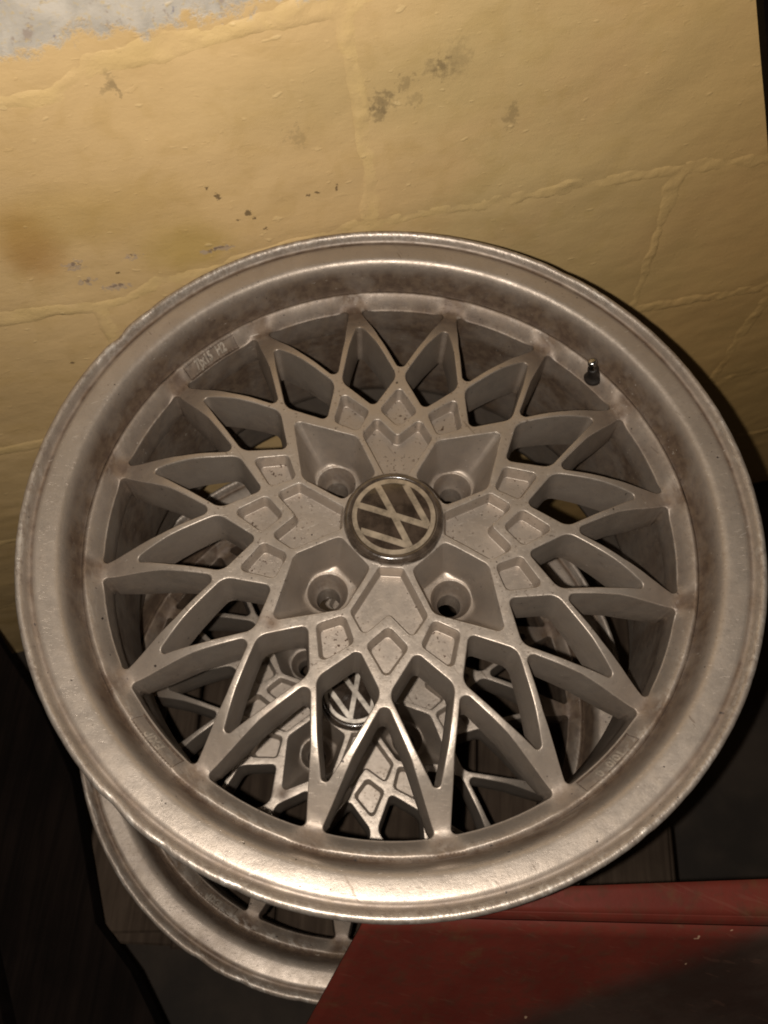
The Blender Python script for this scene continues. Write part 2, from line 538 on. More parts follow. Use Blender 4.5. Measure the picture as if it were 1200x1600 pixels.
def spoke_dirt(x, y):
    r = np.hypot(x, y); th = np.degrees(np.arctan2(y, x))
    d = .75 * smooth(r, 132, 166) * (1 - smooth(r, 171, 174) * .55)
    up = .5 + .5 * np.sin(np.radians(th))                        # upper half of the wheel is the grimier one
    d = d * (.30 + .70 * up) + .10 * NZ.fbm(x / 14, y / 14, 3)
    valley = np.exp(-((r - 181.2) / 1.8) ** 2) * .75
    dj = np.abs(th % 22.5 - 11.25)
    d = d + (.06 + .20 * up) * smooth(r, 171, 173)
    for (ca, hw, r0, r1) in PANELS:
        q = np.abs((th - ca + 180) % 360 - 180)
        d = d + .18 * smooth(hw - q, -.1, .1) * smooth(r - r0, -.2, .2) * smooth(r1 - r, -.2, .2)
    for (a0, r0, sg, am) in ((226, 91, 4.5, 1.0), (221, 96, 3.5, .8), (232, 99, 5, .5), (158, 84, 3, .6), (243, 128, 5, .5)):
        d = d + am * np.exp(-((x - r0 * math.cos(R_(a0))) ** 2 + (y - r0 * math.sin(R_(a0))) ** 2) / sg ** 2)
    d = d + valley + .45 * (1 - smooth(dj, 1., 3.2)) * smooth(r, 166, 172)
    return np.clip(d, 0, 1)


def ledge_wear(x, y):
    r = np.hypot(x, y); th = np.arctan2(y, x)
    w_ = np.exp(-((r - 177.2) / 2.4) ** 2) * (.25 + .55 * smooth(np.sin(-th), -.3, 1)) * (NZ.fbm(th * 9, r / 30, 3) * .5 + .75)
    w_ = w_ + .35 * np.exp(-((r - 170.6) / .8) ** 2)
    return np.clip(w_, 0, 1)


def build_wheel_parts():
    W = WheelMesh()
    holes = []      # (loop at the edge CCW, kind, angle)
    tri_pts = [(104.3, 0)]
    hw = 9.9
    arc = [(170.9 * math.cos(R_(a)), 170.9 * math.sin(R_(a))) for a in np.linspace(-hw, hw, 9)]
    tri = fillet([(104.0, 0), (133, -14.9), arc[0]] + arc[1:-1] + [arc[-1], (133, 14.9)],
                 [3.4, 0, 9.5] + [0] * 7 + [9.5, 0], seg=7)
    dia = fillet([(79.0, 0), (99.5, -17.6), (128, -8.9), (152.4, 0), (128, 8.9), (99.5, 17.6)],
                 [3.4, 8.5, 60, 2.4, 60, 8.5], seg=7)
    kite = fillet([(63.6, 0), (75.0, -11.6), (93.0, 0), (75.0, 11.6)], [3.4, 3.4, 2.8, 3.4], seg=6, maxlen=2.5)
    arrow = fillet([(29.5, -6.8), (56.6, -21.3), (69.6, -13.4), (56.6, 0), (69.6, 13.4), (56.6, 21.3), (29.5, 6.8)],
                   [2, 3.2, 3.2, 2.4, 3.2, 3.2, 2], seg=6, maxlen=2.5)
    lug = fillet([(29.6, -12.6), (35.5, -15.0), (56.3, -21.6), (90.5, -0.0), (56.3, 21.6), (35.5, 15.0), (29.6, 12.6)],
                 [3.5, 5, 7, 3.2, 7, 5, 3.5], seg=6, maxlen=2.5)
    for k in range(16):
        holes.append((rotp(tri, 22.5 * k), 'tri', 22.5 * k))
        holes.append((rotp(dia, 11.25 + 22.5 * k), 'dia', 11.25 + 22.5 * k))
    for k in range(4):
        for d in (-22.5, 0, 22.5):
            holes.append((rotp(kite, 90 * k + d), 'kite', 90 * k + d))
        holes.append((rotp(arrow, 90 * k), 'arrow', 90 * k))
        holes.append((rotp(lug, 45 + 90 * k), 'lug', 45 + 90 * k))

    BEV = .85
    pts = []; edges = []
    rings = []

    def addloop(loop):
        b = len(pts); n = len(loop)
        pts.extend([tuple(p) for p in loop])
        edges.extend([(b + i, b + (i + 1) % n) for i in range(n)])
        return b, n
    for (lp, kind, ang) in holes:
        top = offset(lp, BEV)
        b, n = addloop(top)
        rings.append((b, n, lp, kind, ang, top))
    NO = 720
    circ = lambda r, n: np.array([(r * math.cos(2 * math.pi * i / n), r * math.sin(2 * math.pi * i / n)) for i in range(n)])
    ob, on = addloop(circ(181.4, NO))
    ib, inn = addloop(circ(24, 96))
    # free points: hex grid on the lattice, polar rows on the ledge, crisp rows round the inscription panels
    free = []
    s = 2.6
    g = np.arange(-172, 172, s)
    for j, y in enumerate(g):
        for x in g + (s / 2 if j % 2 else 0):
            r = math.hypot(x, y)
            if 26 < r < 171.2:
                free.append((x, y))
    for r in (172.2, 173.2, 174.2, 175.2, 176.2, 177.2, 178.1, 178.9, 179.7, 180.6):
        for i in range(540):
            a = 2 * math.pi * (i + .5 * ((int(r) % 2))) / 540
            free.append((r * math.cos(a), r * math.sin(a)))
    for (ca, hw2, r0, r1) in PANELS:
        for e in (-.18, .18):
            for q in np.arange(-hw2 - .1, hw2 + .1, .35):
                for rr in (r0 + e, r1 + e):
                    free.append((rr * math.cos(R_(ca + q)), rr * math.sin(R_(ca + q))))
            for rr in np.arange(r0, r1, .8):
                for sg in (-1, 1):
                    q = sg * (hw2 + e * .4)
                    free.append((rr * math.cos(R_(ca + q)), rr * math.sin(R_(ca + q))))
    free = np.array(free)
    # drop free points inside or too near a hole
    keep = np.ones(len(free), bool)
    for (b, n, lp, kind, ang, top) in rings:
        lo = top.min(0) - 1.5; hi = top.max(0) + 1.5
        idx = np.where(keep & (free[:, 0] > lo[0]) & (free[:, 0] < hi[0]) & (free[:, 1] > lo[1]) & (free[:, 1] < hi[1]))[0]
        if not len(idx):
            continue
        P = free[idx]
        ins = pip(P, top)
        dmin = np.min(np.hypot(P[:, None, 0] - top[None, :, 0], P[:, None, 1] - top[None, :, 1]), 1)
        keep[idx[ins | (dmin < .9)]] = False
    free = free[keep]
    allp = [Vector(p) for p in pts] + [Vector(p) for p in free]
    vo, eo, fo, ov, oe, of = delaunay_2d_cdt(allp, edges, [], 0, 1e-5)
    vo = np.array([tuple(v) for v in vo])
    inmap = {}
    for i, src in enumerate(ov):
        for s_ in src:
            inmap[s_] = i
    fo = np.array([f for f in fo if len(f) == 3])
    cen = vo[fo].mean(1)
    ok = np.hypot(cen[:, 0], cen[:, 1]) < 181.4
    ok &= np.hypot(cen[:, 0], cen[:, 1]) > 23.97
    for (b, n, lp, kind, ang, top) in rings:
        lo = top.min(0); hi = top.max(0)
        idx = np.where(ok & (cen[:, 0] > lo[0]) & (cen[:, 0] < hi[0]) & (cen[:, 1] > lo[1]) & (cen[:, 1] < hi[1]))[0]
        if len(idx):
            ok[idx[pip(cen[idx], top)]] = False
    fo = fo[ok]; cen = cen[ok]
    Z = Hgt(vo[:, 0], vo[:, 1])
    # very slight casting unevenness
    Z = Z + .10 * NZ.fbm(vo[:, 0] / 9, vo[:, 1] / 9, 3) * (np.hypot(vo[:, 0], vo[:, 1]) < 168)
    Z = Z + .14 * NZ.fbm(vo[:, 0] / 3.1, vo[:, 1] / 3.1, 2) * smooth(np.hypot(vo[:, 0], vo[:, 1]), 175.5, 177)
    att = np.c_[spoke_dirt(vo[:, 0], vo[:, 1]), ledge_wear(vo[:, 0], vo[:, 1]),
                np.where(np.hypot(vo[:, 0], vo[:, 1]) < 110, .6, .15)]
    W.addv(np.c_[vo, Z], att)

    def face_tag(x, y):
        r = math.hypot(x, y); th = math.degrees(math.atan2(y, x)) % 360
        if r > 171.3:
            return 'ledge'
        rb = 87.5 + 9.0 * math.cos(R_(16 * th))
        if r < rb:
            return 'hub'
        return 'spoke%d' % int(th // 22.5)
    for f, c in zip(fo, cen):
        W.F.append(tuple(int(i) for i in f)); W.tag.append(face_tag(*c))

    back_loops = []
    for (b, n, lp, kind, ang, top) in rings:
        ids = [inmap[b + i] for i in range(n)]
        c0 = lp.mean(0)
        zt = Z[ids]
        base_att = np.array([att[i] for i in ids]); base_att[:, 1] = .0
        prev = W.addv(np.c_[top, zt], base_att)          # coincident copy for the bevel start, welded below
        # weld: use the CDT verts directly
        for _ in range(n):
            W.V.pop(); W.att.pop()
        prev_ids = ids
        levels = []
        for q in (.35, .7, 1.0):
            a = q * math.pi / 2
            levels.append((offset(lp, BEV * (1 - math.sin(a))), -BEV * (1 - math.cos(a))))

        def tagof(p):
            if kind == 'tri':
                r = math.hypot(*p); th = math.degrees(math.atan2(p[1], p[0])) % 360
                return 'spoke%d' % int(th // 22.5)
            if kind == 'dia':
                return 'spoke%d' % int((ang % 360) // 22.5)
            return 'hub'
        segt = [tagof((lp[i] + lp[(i + 1) % n]) / 2) for i in range(n)]

        def ring(P2, z, at):
            bb = W.addv(np.c_[P2, np.broadcast_to(np.asarray(z, float), (len(P2),))], at)
            return [bb + i for i in range(n)]

        def join(A, B):
            for i in range(n):
                j = (i + 1) % n
                W.F.append((A[i], A[j], B[j], B[i])); W.tag.append(segt[i])
        cur = prev_ids
        for P2, dz in levels:
            z2 = Hgt(P2[:, 0], P2[:, 1]) * 0 + zt + dz
            a2 = base_att.copy(); a2[:, 1] = .6 if kind in ('lug', 'arrow', 'kite') else .3
            nx = ring(P2, z2, a2); join(cur, nx); cur = nx
        if kind in ('tri', 'dia'):
            dep = 37.0 if kind == 'dia' else 37.0
            zb = -29.0 - 13 * smooth(np.hypot(lp[:, 0], lp[:, 1]), 100, 170)
            rl = np.hypot(lp[:, 0], lp[:, 1]); arcw = smooth(rl, 168.5, 170.4) if kind == 'tri' else 0 * rl
            for q in (.06, .3, .65, 1.0):
                k = .115 * q if kind == 'dia' else .10 * q
                P2 = lp + (c0 - lp) * (k * (1 - arcw))[:, None]
                P2 = P2 - (P2 / rl[:, None]) * (arcw * .4 * q)[:, None]
                z2 = (zt - BEV) * (1 - q) + zb * q
                a2 = base_att.copy()
                a2[:, 0] = np.clip(base_att[:, 0] * .5 + .22 + .24 * q + .15 * NZ.fbm(lp[:, 0] / 12 + q * 2, lp[:, 1] / 12, 2), 0, 1); a2[:, 1] = 0; a2[:, 2] = .15  # hole walls darken with depth: shade painted in along with the grime
                nx = ring(P2, z2, a2); join(cur, nx); cur = nx
            # rolled rear edge
            P2 = offset(P2, 1.6)
            nx = ring(P2, zb - 1.2, a2); join(cur, nx)
        elif kind in ('kite', 'arrow'):
            D = 8.6 if kind == 'arrow' else 8.0
            k1 = .10 if kind == 'arrow' else .20
            for q, k, d, sp_ in ((.45, k1 * .45, .16, .3), (.86, k1 * .86, .2, .6), (.96, k1 * 1.0, .2, .9), (1.0, k1 * 1.22, .15, 1)):
                P2 = lp + (c0 - lp) * k
                if kind == 'arrow':
                    P2 = offset(lp, -1.55 * q) if q < .99 else offset(lp, -2.1)
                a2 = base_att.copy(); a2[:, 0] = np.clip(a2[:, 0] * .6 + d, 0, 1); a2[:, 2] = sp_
                nx = ring(P2, zt - BEV - D * q, a2); join(cur, nx); cur = nx
            # floor
            P3 = np.array([W.V[i][:2] for i in cur])
            W.F.append(tuple(cur)); W.tag.append('hub')
        elif kind == 'lug':
            cdir = rotp(np.array([[1.0, 0]]), ang)[0]
            C2 = cdir * 51.5
            bot = rotp(fillet([(36.5, -9.5), (51.0, -15.2), (66.0, -7), (66.0, 7), (51.0, 15.2), (36.5, 9.5)], [3, 9, 8, 8, 9, 3], seg=8, maxlen=1.5), ang)
            zf = -27.5
            d = lp - C2; phi = np.arctan2(d[:, 1], d[:, 0])
            pb = np.arctan2(bot[:, 1] - C2[1], bot[:, 0] - C2[0]); rb = np.hypot(bot[:, 0] - C2[0], bot[:, 1] - C2[1])
            o_ = np.argsort(pb); rr = np.interp(phi, pb[o_], rb[o_], period=2 * math.pi)
            for q in (.12, .3, .5, .7, .88, .96):
                qq = q
                P2 = lp * (1 - qq) + (C2 + np.c_[np.cos(phi), np.sin(phi)] * rr[:, None]) * qq
                z2 = (zt - BEV) * (1 - q) + zf * q
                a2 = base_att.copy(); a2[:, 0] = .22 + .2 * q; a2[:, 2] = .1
                nx = ring(P2, z2, a2); join(cur, nx); cur = nx
            rin = np.minimum(rr - .8, 13.6 + 0 * rr)
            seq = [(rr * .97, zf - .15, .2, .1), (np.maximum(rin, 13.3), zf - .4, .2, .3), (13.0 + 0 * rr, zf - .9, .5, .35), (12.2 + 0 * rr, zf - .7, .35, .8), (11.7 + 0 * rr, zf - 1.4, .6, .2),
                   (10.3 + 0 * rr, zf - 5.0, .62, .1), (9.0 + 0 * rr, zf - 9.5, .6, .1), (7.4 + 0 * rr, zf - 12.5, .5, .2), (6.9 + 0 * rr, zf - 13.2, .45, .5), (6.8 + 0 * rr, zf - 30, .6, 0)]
            for (r2, z, di, we) in seq:
                P2 = C2 + np.c_[np.cos(phi), np.sin(phi)] * np.asarray(r2)[:, None]
                nx = ring(P2, z, (di, we, .1)); join(cur, nx); cur = nx
    # normals on the whole surface, so that pieces meet without a seam
    V = np.array(W.V)
    N = np.zeros_like(V)
    for f in W.F:
        P = V[list(f)]
        nrm = np.zeros(3)
        for i in range(len(f)):
            a, b = P[i], P[(i + 1) % len(f)]
            nrm += np.cross(a, b)
        for i in f:
            N[i] += nrm
    L = np.linalg.norm(N, axis=1); L[L == 0] = 1; N /= L[:, None]
    groups = {}
    for f, t in zip(W.F, W.tag):
        groups.setdefault(t, []).append(f)
    A = np.array(W.att)
    out = {}
    for t, fs in groups.items():
        used = sorted({i for f in fs for i in f})
        mp = {i: k for k, i in enumerate(used)}
        me = bpy.data.meshes.new('alloy_' + t)
        me.from_pydata([tuple(v) for v in V[used] * MM], [], [tuple(mp[i] for i in f) for f in fs])
        me.polygons.foreach_set('use_smooth', [True] * len(me.polygons))
        me.normals_split_custom_set_from_vertices([tuple(v) for v in N[used]])
        for k, nm in enumerate(('dirt_shade', 'wear', 'speck')):
            at = me.attributes.new(nm, 'FLOAT', 'POINT'); at.data.foreach_set('value', A[used, k].astype(np.float32))
        me.materials.append(ALLOY)
        out[t] = me
    return out


def pip(P, poly):
    x, y = P[:, 0], P[:, 1]; ins = np.zeros(len(P), bool)
    n = len(poly); j = n - 1
    for i in range(n):
        xi, yi = poly[i]; xj, yj = poly[j]
        if yi != yj:
            cnd = ((yi > y) != (yj > y)) & (x < (xj - xi) * (y - yi) / (yj - yi) + xi)
            ins ^= cnd
        j = i
    return ins


def build_rim():
    prof = [  # r, z, dirt, wear; inner wall and barrel also carry painted shade
        (181.4, -14.2, 1, 0), (181.9, -13.4, 1, 0), (182.5, -10, .95, 0), (183.3, -5.5, .9, 0), (183.9, -1.0, .8, 0), (184.6, 2.8, .6, 0),
        (185.3, 5.9, .3, .1), (186.5, 8.2, .12, .2), (188.0, 9.7, .05, .12), (190.0, 10.3, .0, 0), (192.5, 10.8, 0, 0), (195, 11.2, 0, 0), (197.5, 11.6, .05, 0),
        (199.0, 11.7, .35, 0), (200.0, 11.2, .75, 0), (201.0, 11.0, .9, 0), (202.0, 11.3, .7, .1), (202.8, 12.5, .35, .4), (203.4, 14.2, .15, .7), (204.2, 15.6, .1, .95),
        (205.3, 16.4, .1, 1), (206.5, 16.4, .1, 1), (207.5, 15.6, .1, 1), (208.1, 14.2, .1, 1), (208.3, 12.0, .15, 1), (208.2, 9.5, .3, .9), (207.2, 7, .4, .6), (204, 4.5, .5, 0), (198, 3.4, .6, 0),
        (193.5, 2, .6, 0), (192, -1, .6, 0), (191, -10, .5, 0), (190.6, -26, .4, 0), (188.6, -42, .5, 0), (182, -56, .5, 0), (177, -66, .5, 0), (176.6, -112, .5, 0), (180, -120, .5, 0),
        (187.5, -131, .5, 0), (190.5, -140, .5, 0), (191, -168, .4, 0), (193, -174, .4, 0), (200, -176.5, .4, 0), (206.5, -178.5, .3, .5), (208.2, -182, .3, .9), (208, -187, .3, .9), (205.5, -190, .3, .8),
        (201, -188, .4, .3), (195, -184, .5, 0), (189.5, -180, .5, 0), (187.5, -172, .45, 0), (186.5, -142, .4, 0), (184, -134, .6, 0), (176, -124, .62, 0), (172.8, -113, .72, 0), (172.6, -68, .78, 0), (172.3, -58, .8, 0), (171.9, -50, .8, 0),
        (171.5, -44.5, .8, 0), (171.2, -38, .75, 0), (171.6, -26, .6, .1)]
    nseg = 480
    PR = [(a, b) for a, b, c, d in prof]

    def fn(r, z, a, j):
        wv = prof[j][3]
        if wv > .3 and z > 0:
            j1 = NZ.fbm(a * 28, r / 6, 3); j2 = NZ.fbm(a * 60 + 9, z / 5, 2)
            r = r + wv * (.09 * j1 + .05 * j2)
            z = z + wv * (.05 * j2 + .03 * j1)
            # a few bends and gouges of the lip
            for (ca, wd, dr, dz) in ((148.5, .028, -1.3, -.7), (141, .02, -.9, .5), (155, .022, .5, -.6), (-128, .03, -.8, -.9), (-119, .02, -.5, -1.0), (-108, .02, -.5, -.8), (-52, .012, -.4, .6), (60, .03, -.3, -.4)):
                q = math.exp(-(((a - R_(ca) + math.pi) % (2 * math.pi) - math.pi) / wd) ** 2)
                r += dr * q * wv; z += dz * q * wv
        elif z > 0:
            z = z + .12 * math.sin(a * 3 + 1) + .07 * NZ.fbm(a * 9, r / 9, 2)
        return r, float(z)
    V, F = lathe(PR, nseg, fn=fn)
    me = mesh_from('alloy_rim', V, [tuple(reversed(f)) for f in F])
    m = len(prof)
    d = np.tile(np.array([p[2] for p in prof]), nseg); wv = np.tile(np.array([p[3] for p in prof]), nseg)
    ang = np.repeat(np.arange(nseg) * 2 * math.pi / nseg, m)
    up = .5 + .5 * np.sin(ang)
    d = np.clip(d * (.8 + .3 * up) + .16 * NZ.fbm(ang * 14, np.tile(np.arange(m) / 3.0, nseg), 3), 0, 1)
    for nm, arr in (('dirt_shade', d), ('wear', np.clip(wv, 0, 1)), ('speck', np.full(len(d), .15))):
        at = me.attributes.new(nm, 'FLOAT', 'POINT'); at.data.foreach_set('value', arr.astype(np.float32))
    me.materials.append(ALLOY)
    return me


def text_mesh(txt, size, extrude, bevel=0.0):
    cu = bpy.data.curves.new('txt', 'FONT'); cu.body = txt; cu.size = size; cu.extrude = extrude; cu.bevel_depth = bevel; cu.offset = .13
    cu.align_x = 'CENTER'; cu.align_y = 'CENTER'; cu.resolution_u = 3; cu.space_character = 1.05
    o = bpy.data.objects.new('txt', cu); sc.collection.objects.link(o)
    dg = bpy.context.evaluated_depsgraph_get()
    me = bpy.data.meshes.new_from_object(o.evaluated_get(dg))
    V = np.array([tuple(v.co) for v in me.vertices]); F = [tuple(p.vertices) for p in me.polygons]
    bpy.data.objects.remove(o); bpy.data.curves.remove(cu); bpy.data.meshes.remove(me)
    return V, F


def ring_text(txt, ca, rc, size, sx=1.0, name='lettering', zlift=.15):
    """raised characters cast on the ledge, tops outwards, reading clockwise"""
    V, F = text_mesh(txt, size, .6, .12)
    out = []
    tr = -LZ_slope
    for x, y, z in V:
        r = rc + y * .80; a = R_(ca) - x * sx / rc
        X, Y = r * math.cos(a), r * math.sin(a)
        Zs = float(Hgt(X, Y))
        out.append((X, Y, Zs + z + zlift))
    me = mesh_from(name, out, F, smooth=False)
    me.materials.append(WORN_LIT)
    return me


LZ_slope = 0


def annulus_seg(r0, r1, n=96, z=0.0, th=.5):
    prof = [(r0, z), (r0 + .15, z + th), (r1 - .15, z + th), (r1, z)]
    V, F = lathe(prof, n)
    return V, [tuple(reversed(f)) for f in F]


def emblem_mesh(up_deg):
    """the round V-over-W badge: ring and strokes clipped to the ring, raised a little above the dark field"""
    V = []; F = []
    v, f = annulus_seg(21.1, 24.0, 96, 0, .35)
    V += v; F += f
    w2 = 1.95      # half stroke
    strokes = [((0.0, -0.2), (-8.7, 20.6)), ((0.0, -0.2), (8.7, 20.6)),      # V
               ((0.0, .2), (-8.3, -18.8)), ((0.0, .2), (8.3, -18.8)),        # middle of the W
               ((-19.6, 8.2), (-8.3, -18.8)), ((19.6, 8.2), (8.3, -18.8))]   # outer arms
    for k, (a, b) in enumerate(strokes):
        a = np.array(a); b = np.array(b); d = b - a; L = np.linalg.norm(d); d /= L; n = np.array([-d[1], d[0]])
        z0, z1 = 0.0, .33 + .012 * k
        m = 10
        b0 = len(V)
        for i in range(m + 1):
            t = i / m
            for sgn, z in ((-1, z0), (-.92, z1), (.92, z1), (1, z0)):
                p = a + d * L * t * 1.02 + n * w2 * sgn
                r = np.hypot(*p)
                if r > 21.6:
                    p = p * 21.6 / r
                V.append((p[0], p[1], z))
        for i in range(m):
            for j in range(3):
                q = b0 + i * 4 + j
                F.append((q, q + 1, q + 5, q + 4))
        F.append((b0, b0 + 3, b0 + 2, b0 + 1)); q = b0 + m * 4; F.append((q, q + 1, q + 2, q + 3))
    a = R_(up_deg - 90); c, s = math.cos(a), math.sin(a)
    dome = lambda r: 5.75 + .75 * (1 - (r / 24.2) ** 2)
    out = []
    for x, y, z in V:
        X, Y = x * c - y * s, x * s + y * c
        out.append((X, Y, dome(math.hypot(X, Y)) + z))
    return mesh_from('emblem', out, F, smooth=False)


parts = build_wheel_parts()
rim_me = build_rim()
cap_V, cap_F = lathe([(29.0, -2), (29.2, 1.2), (29.0, 2.8), (28.4, 4.6), (27.4, 5.9), (26.2, 6.5), (25.2, 6.55), (24.6, 6.25), (24.3, 5.85)], 128)
cap_me = mesh_from('cap_ring', cap_V, [tuple(reversed(f)) for f in cap_F])
fld = [(24.3, 5.72)] + [(r, 5.75 + .75 * (1 - (r / 24.2) ** 2)) for r in (22, 18, 13, 8, 3, .01)]
fV, fF = lathe(fld, 96)
field_me = mesh_from('cap_field', fV, [tuple(reversed(f)) for f in fF])
emb_me = emblem_mesh(141.5)
text1 = ring_text('7Jx15  H2', 136.2, 174.7, 6.2, .93)
text2 = ring_text('EXIP', -133.2, 175.6, 6.4, .95)
text3 = ring_text('10/0  0', -46.6, 175.3, 5.8, 1.1)


def panel_frame(k):
    ca, hw2, r0, r1 = PANELS[k]
    V = []; F = []
    path = []
    for q in np.linspace(-hw2, hw2, 24):
        path.append((r0, ca + q))
    for rr in np.linspace(r0, r1, 6)[1:]:
        path.append((rr, ca + hw2))
    for q in np.linspace(hw2, -hw2, 24)[1:]:
        path.append((r1, ca + q))
    for rr in np.linspace(r1, r0, 6)[1:-1]:
        path.append((rr, ca - hw2))
    n = len(path)
    P = np.array([(r * math.cos(R_(a)), r * math.sin(R_(a))) for r, a in path])
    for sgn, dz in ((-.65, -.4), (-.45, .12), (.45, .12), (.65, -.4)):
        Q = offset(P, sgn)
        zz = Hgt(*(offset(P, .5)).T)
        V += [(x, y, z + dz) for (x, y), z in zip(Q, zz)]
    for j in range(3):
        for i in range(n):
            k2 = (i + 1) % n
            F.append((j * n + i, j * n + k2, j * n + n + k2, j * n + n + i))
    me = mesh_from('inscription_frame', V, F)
    for nm, v in (('dirt_shade', 1.3), ('wear', .0), ('speck', .0)):
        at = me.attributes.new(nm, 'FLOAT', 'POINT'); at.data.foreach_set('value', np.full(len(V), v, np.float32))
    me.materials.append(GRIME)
    return me


def make_wheel():
    root = bpy.data.objects.new('alloy_wheel', None); sc.collection.objects.link(root)
    link('rim', rim_me, None, root)
    link('hub', parts['hub'], None, root)
    lg = link('inner_ledge', parts['ledge'], None, root)
    for k, me in enumerate((text1, text2, text3)):
        link('lettering', me, None, lg)
    for k in range(3):
        link('inscription_frame', panel_frame(k), None, lg)
    for k in range(16):
        link('spoke', parts['spoke%d' % k], None, root)
    cap = link('centre_cap', cap_me, CAP_RING, root)
    link('badge_field', field_me, CAP_DARK, cap)
    link('badge', emb_me, CAP_CREAM, cap)
    # valve: rubber snap-in body with a threaded brass tip
    vr = 176.2; va = R_(43.2)
    bx, by = vr * math.cos(va), vr * math.sin(va)
    V, F = lathe([(0.01, -1), (7.2, -1), (7.4, .6), (6.4, 1.8), (5.0, 3.2), (4.4, 5), (4.1, 10), (3.9, 12.5), (3.3, 13.2), (.01, 13.2)], 28)
    body = link('valve_stem', mesh_from('valve_body', V, [tuple(reversed(f)) for f in F]), BLACK_RUBBER, root)
    prof = [(3.0, 13.1)]
    z = 13.2
    while z < 19:
        prof += [(3.05, z), (2.7, z + .3)]; z += .6
    prof += [(2.9, 19), (3.3, 19.2), (3.3, 21.5), (2.7, 22.6), (1.5, 23), (.01, 23)]
    V, F = lathe(prof, 28)
    link('valve_tip', mesh_from('valve_tip', V, [tuple(reversed(f)) for f in F]), CHROME, body)
    body.scale = (.88, .88, .9)
    body.location = (bx * MM, by * MM, -17.0 * MM)
    dirv = Vector((-.22 * math.cos(va) - .16, -.22 * math.sin(va) + .05, 1)).normalized()
    body.rotation_euler = dirv.to_track_quat('Z', 'Y').to_euler()
    return root


def copy_tree(o, parent=None):
    c = o.copy(); sc.collection.objects.link(c)
    if parent is not None:
        c.parent = parent
    for ch in list(o.children):
        copy_tree(ch, c)
    return c


def tag(o, label, cat, group=None):
    o['label'] = label; o['category'] = cat
    if group:
        o['group'] = group


wheel = make_wheel()
tag(wheel, 'scuffed silver mesh-spoke alloy wheel lying on top of the stack, its brown-tinted cap facing up', 'wheel', 'stacked alloy wheels')
wheel2 = copy_tree(wheel)
wheel2.location = (-20.5 * MM, -54 * MM, -206.6 * MM)
wheel2.rotation_euler = (0, 0, R_(11.5))
tag(wheel2, 'lower silver alloy wheel of the stack, half hidden beneath the top wheel', 'wheel', 'stacked alloy wheels')
def swap_alloy(o):
    for sl in o.material_slots:
        if sl.material == ALLOY:
            sl.link = 'OBJECT'; sl.material = ALLOY_LOWER
    for ch in o.children:
        swap_alloy(ch)


swap_alloy(wheel2)
for ch in wheel2.children:
    if ch.name.startswith('centre_cap'):
        ch.rotation_euler = (0, 0, R_(-46))
        for g in ch.children:
            if g.name.startswith('badge.') or g.name == 'badge':
                g.data = g.data.copy(); g.data.materials.clear(); g.data.materials.append(CAP_GREY)


# ------------------------------------------------------------------ the painted block wall
YAW = R_(17)
wall = bpy.data.objects.new('block_wall', None); sc.collection.objects.link(wall)
wn = Vector((-math.sin(YAW), math.cos(YAW), 0))
wall.location = wn * (WALL_D * MM)
wall.rotation_euler = (0, 0, YAW)
tag(wall, 'yellow painted block wall behind the wheels, paint flaked off at its top left', 'wall')
ROW_S = [-600, -215, -134, -108, 48, 121, 215, 331, 800]
ROW_Z = [-14, -13, -20, -6, 12, 14, 17, 13, 13]


def rowline(s, k):
    base = np.interp(s, ROW_S, ROW_Z)
    return base + k * 156.5 + .7 * NZ.fbm(np.asarray(s) / 40.0 + 7 * k, 3.3 + k, 3)


def vline(z, s0, slope, k):
    return s0 + slope * z + 1.2 * NZ.fbm(np.asarray(z) / 30.0 + 11 * k, 1.7 * k, 3)


# vertical joints per row (row k spans rowline k .. k+1)
ROWS = {1: [(-270, .0), (148, 0.0), (560, 0)], 0: [(-395, 0), (44, -.11), (455, 0)], -1: [(-560, 0), (-150, .05), (266, -.10), (690, 0)],
        -2: [(-390, 0), (60, 0), (424, 0)], -3: [(-520, 0), (-150, 0), (250, 0), (610, 0)], -4: [(-380, 0), (40, 0), (450, 0)]}
S_MIN, S_MAX = -640, 760


def surf_noise(s, z):
    return (1.3 * NZ.fbm(s / 80, z / 70, 2) + .30 * NZ.fbm(s / 17 + 4, z / 11 + 2, 3) + .12 * NZ.fbm(s / 5, z / 4, 2))


def grid_mesh(name, S, Zz, Yd, mat, kind=None, parent=None):
    ny, nx = S.shape
    V = np.stack([S, -Yd, Zz], -1).reshape(-1, 3)
    i = np.arange(ny - 1)[:, None] * nx + np.arange(nx - 1)[None]
    F = np.stack([i, i + 1, i + nx + 1, i + nx], -1).reshape(-1, 4)
    me = bpy.data.meshes.new(name)
    me.vertices.add(len(V)); me.vertices.foreach_set('co', (V * MM).ravel().astype(np.float32))
    me.loops.add(F.size); me.loops.foreach_set('vertex_index', F.ravel().astype(np.int32))
    me.polygons.add(len(F)); me.polygons.foreach_set('loop_start', (np.arange(len(F)) * 4).astype(np.int32))
    me.polygons.foreach_set('loop_total', np.full(len(F), 4, np.int32))
    me.update(calc_edges=True); me.validate()
    me.polygons.foreach_set('use_smooth', [True] * len(F))
    return link(name, me, mat, parent)


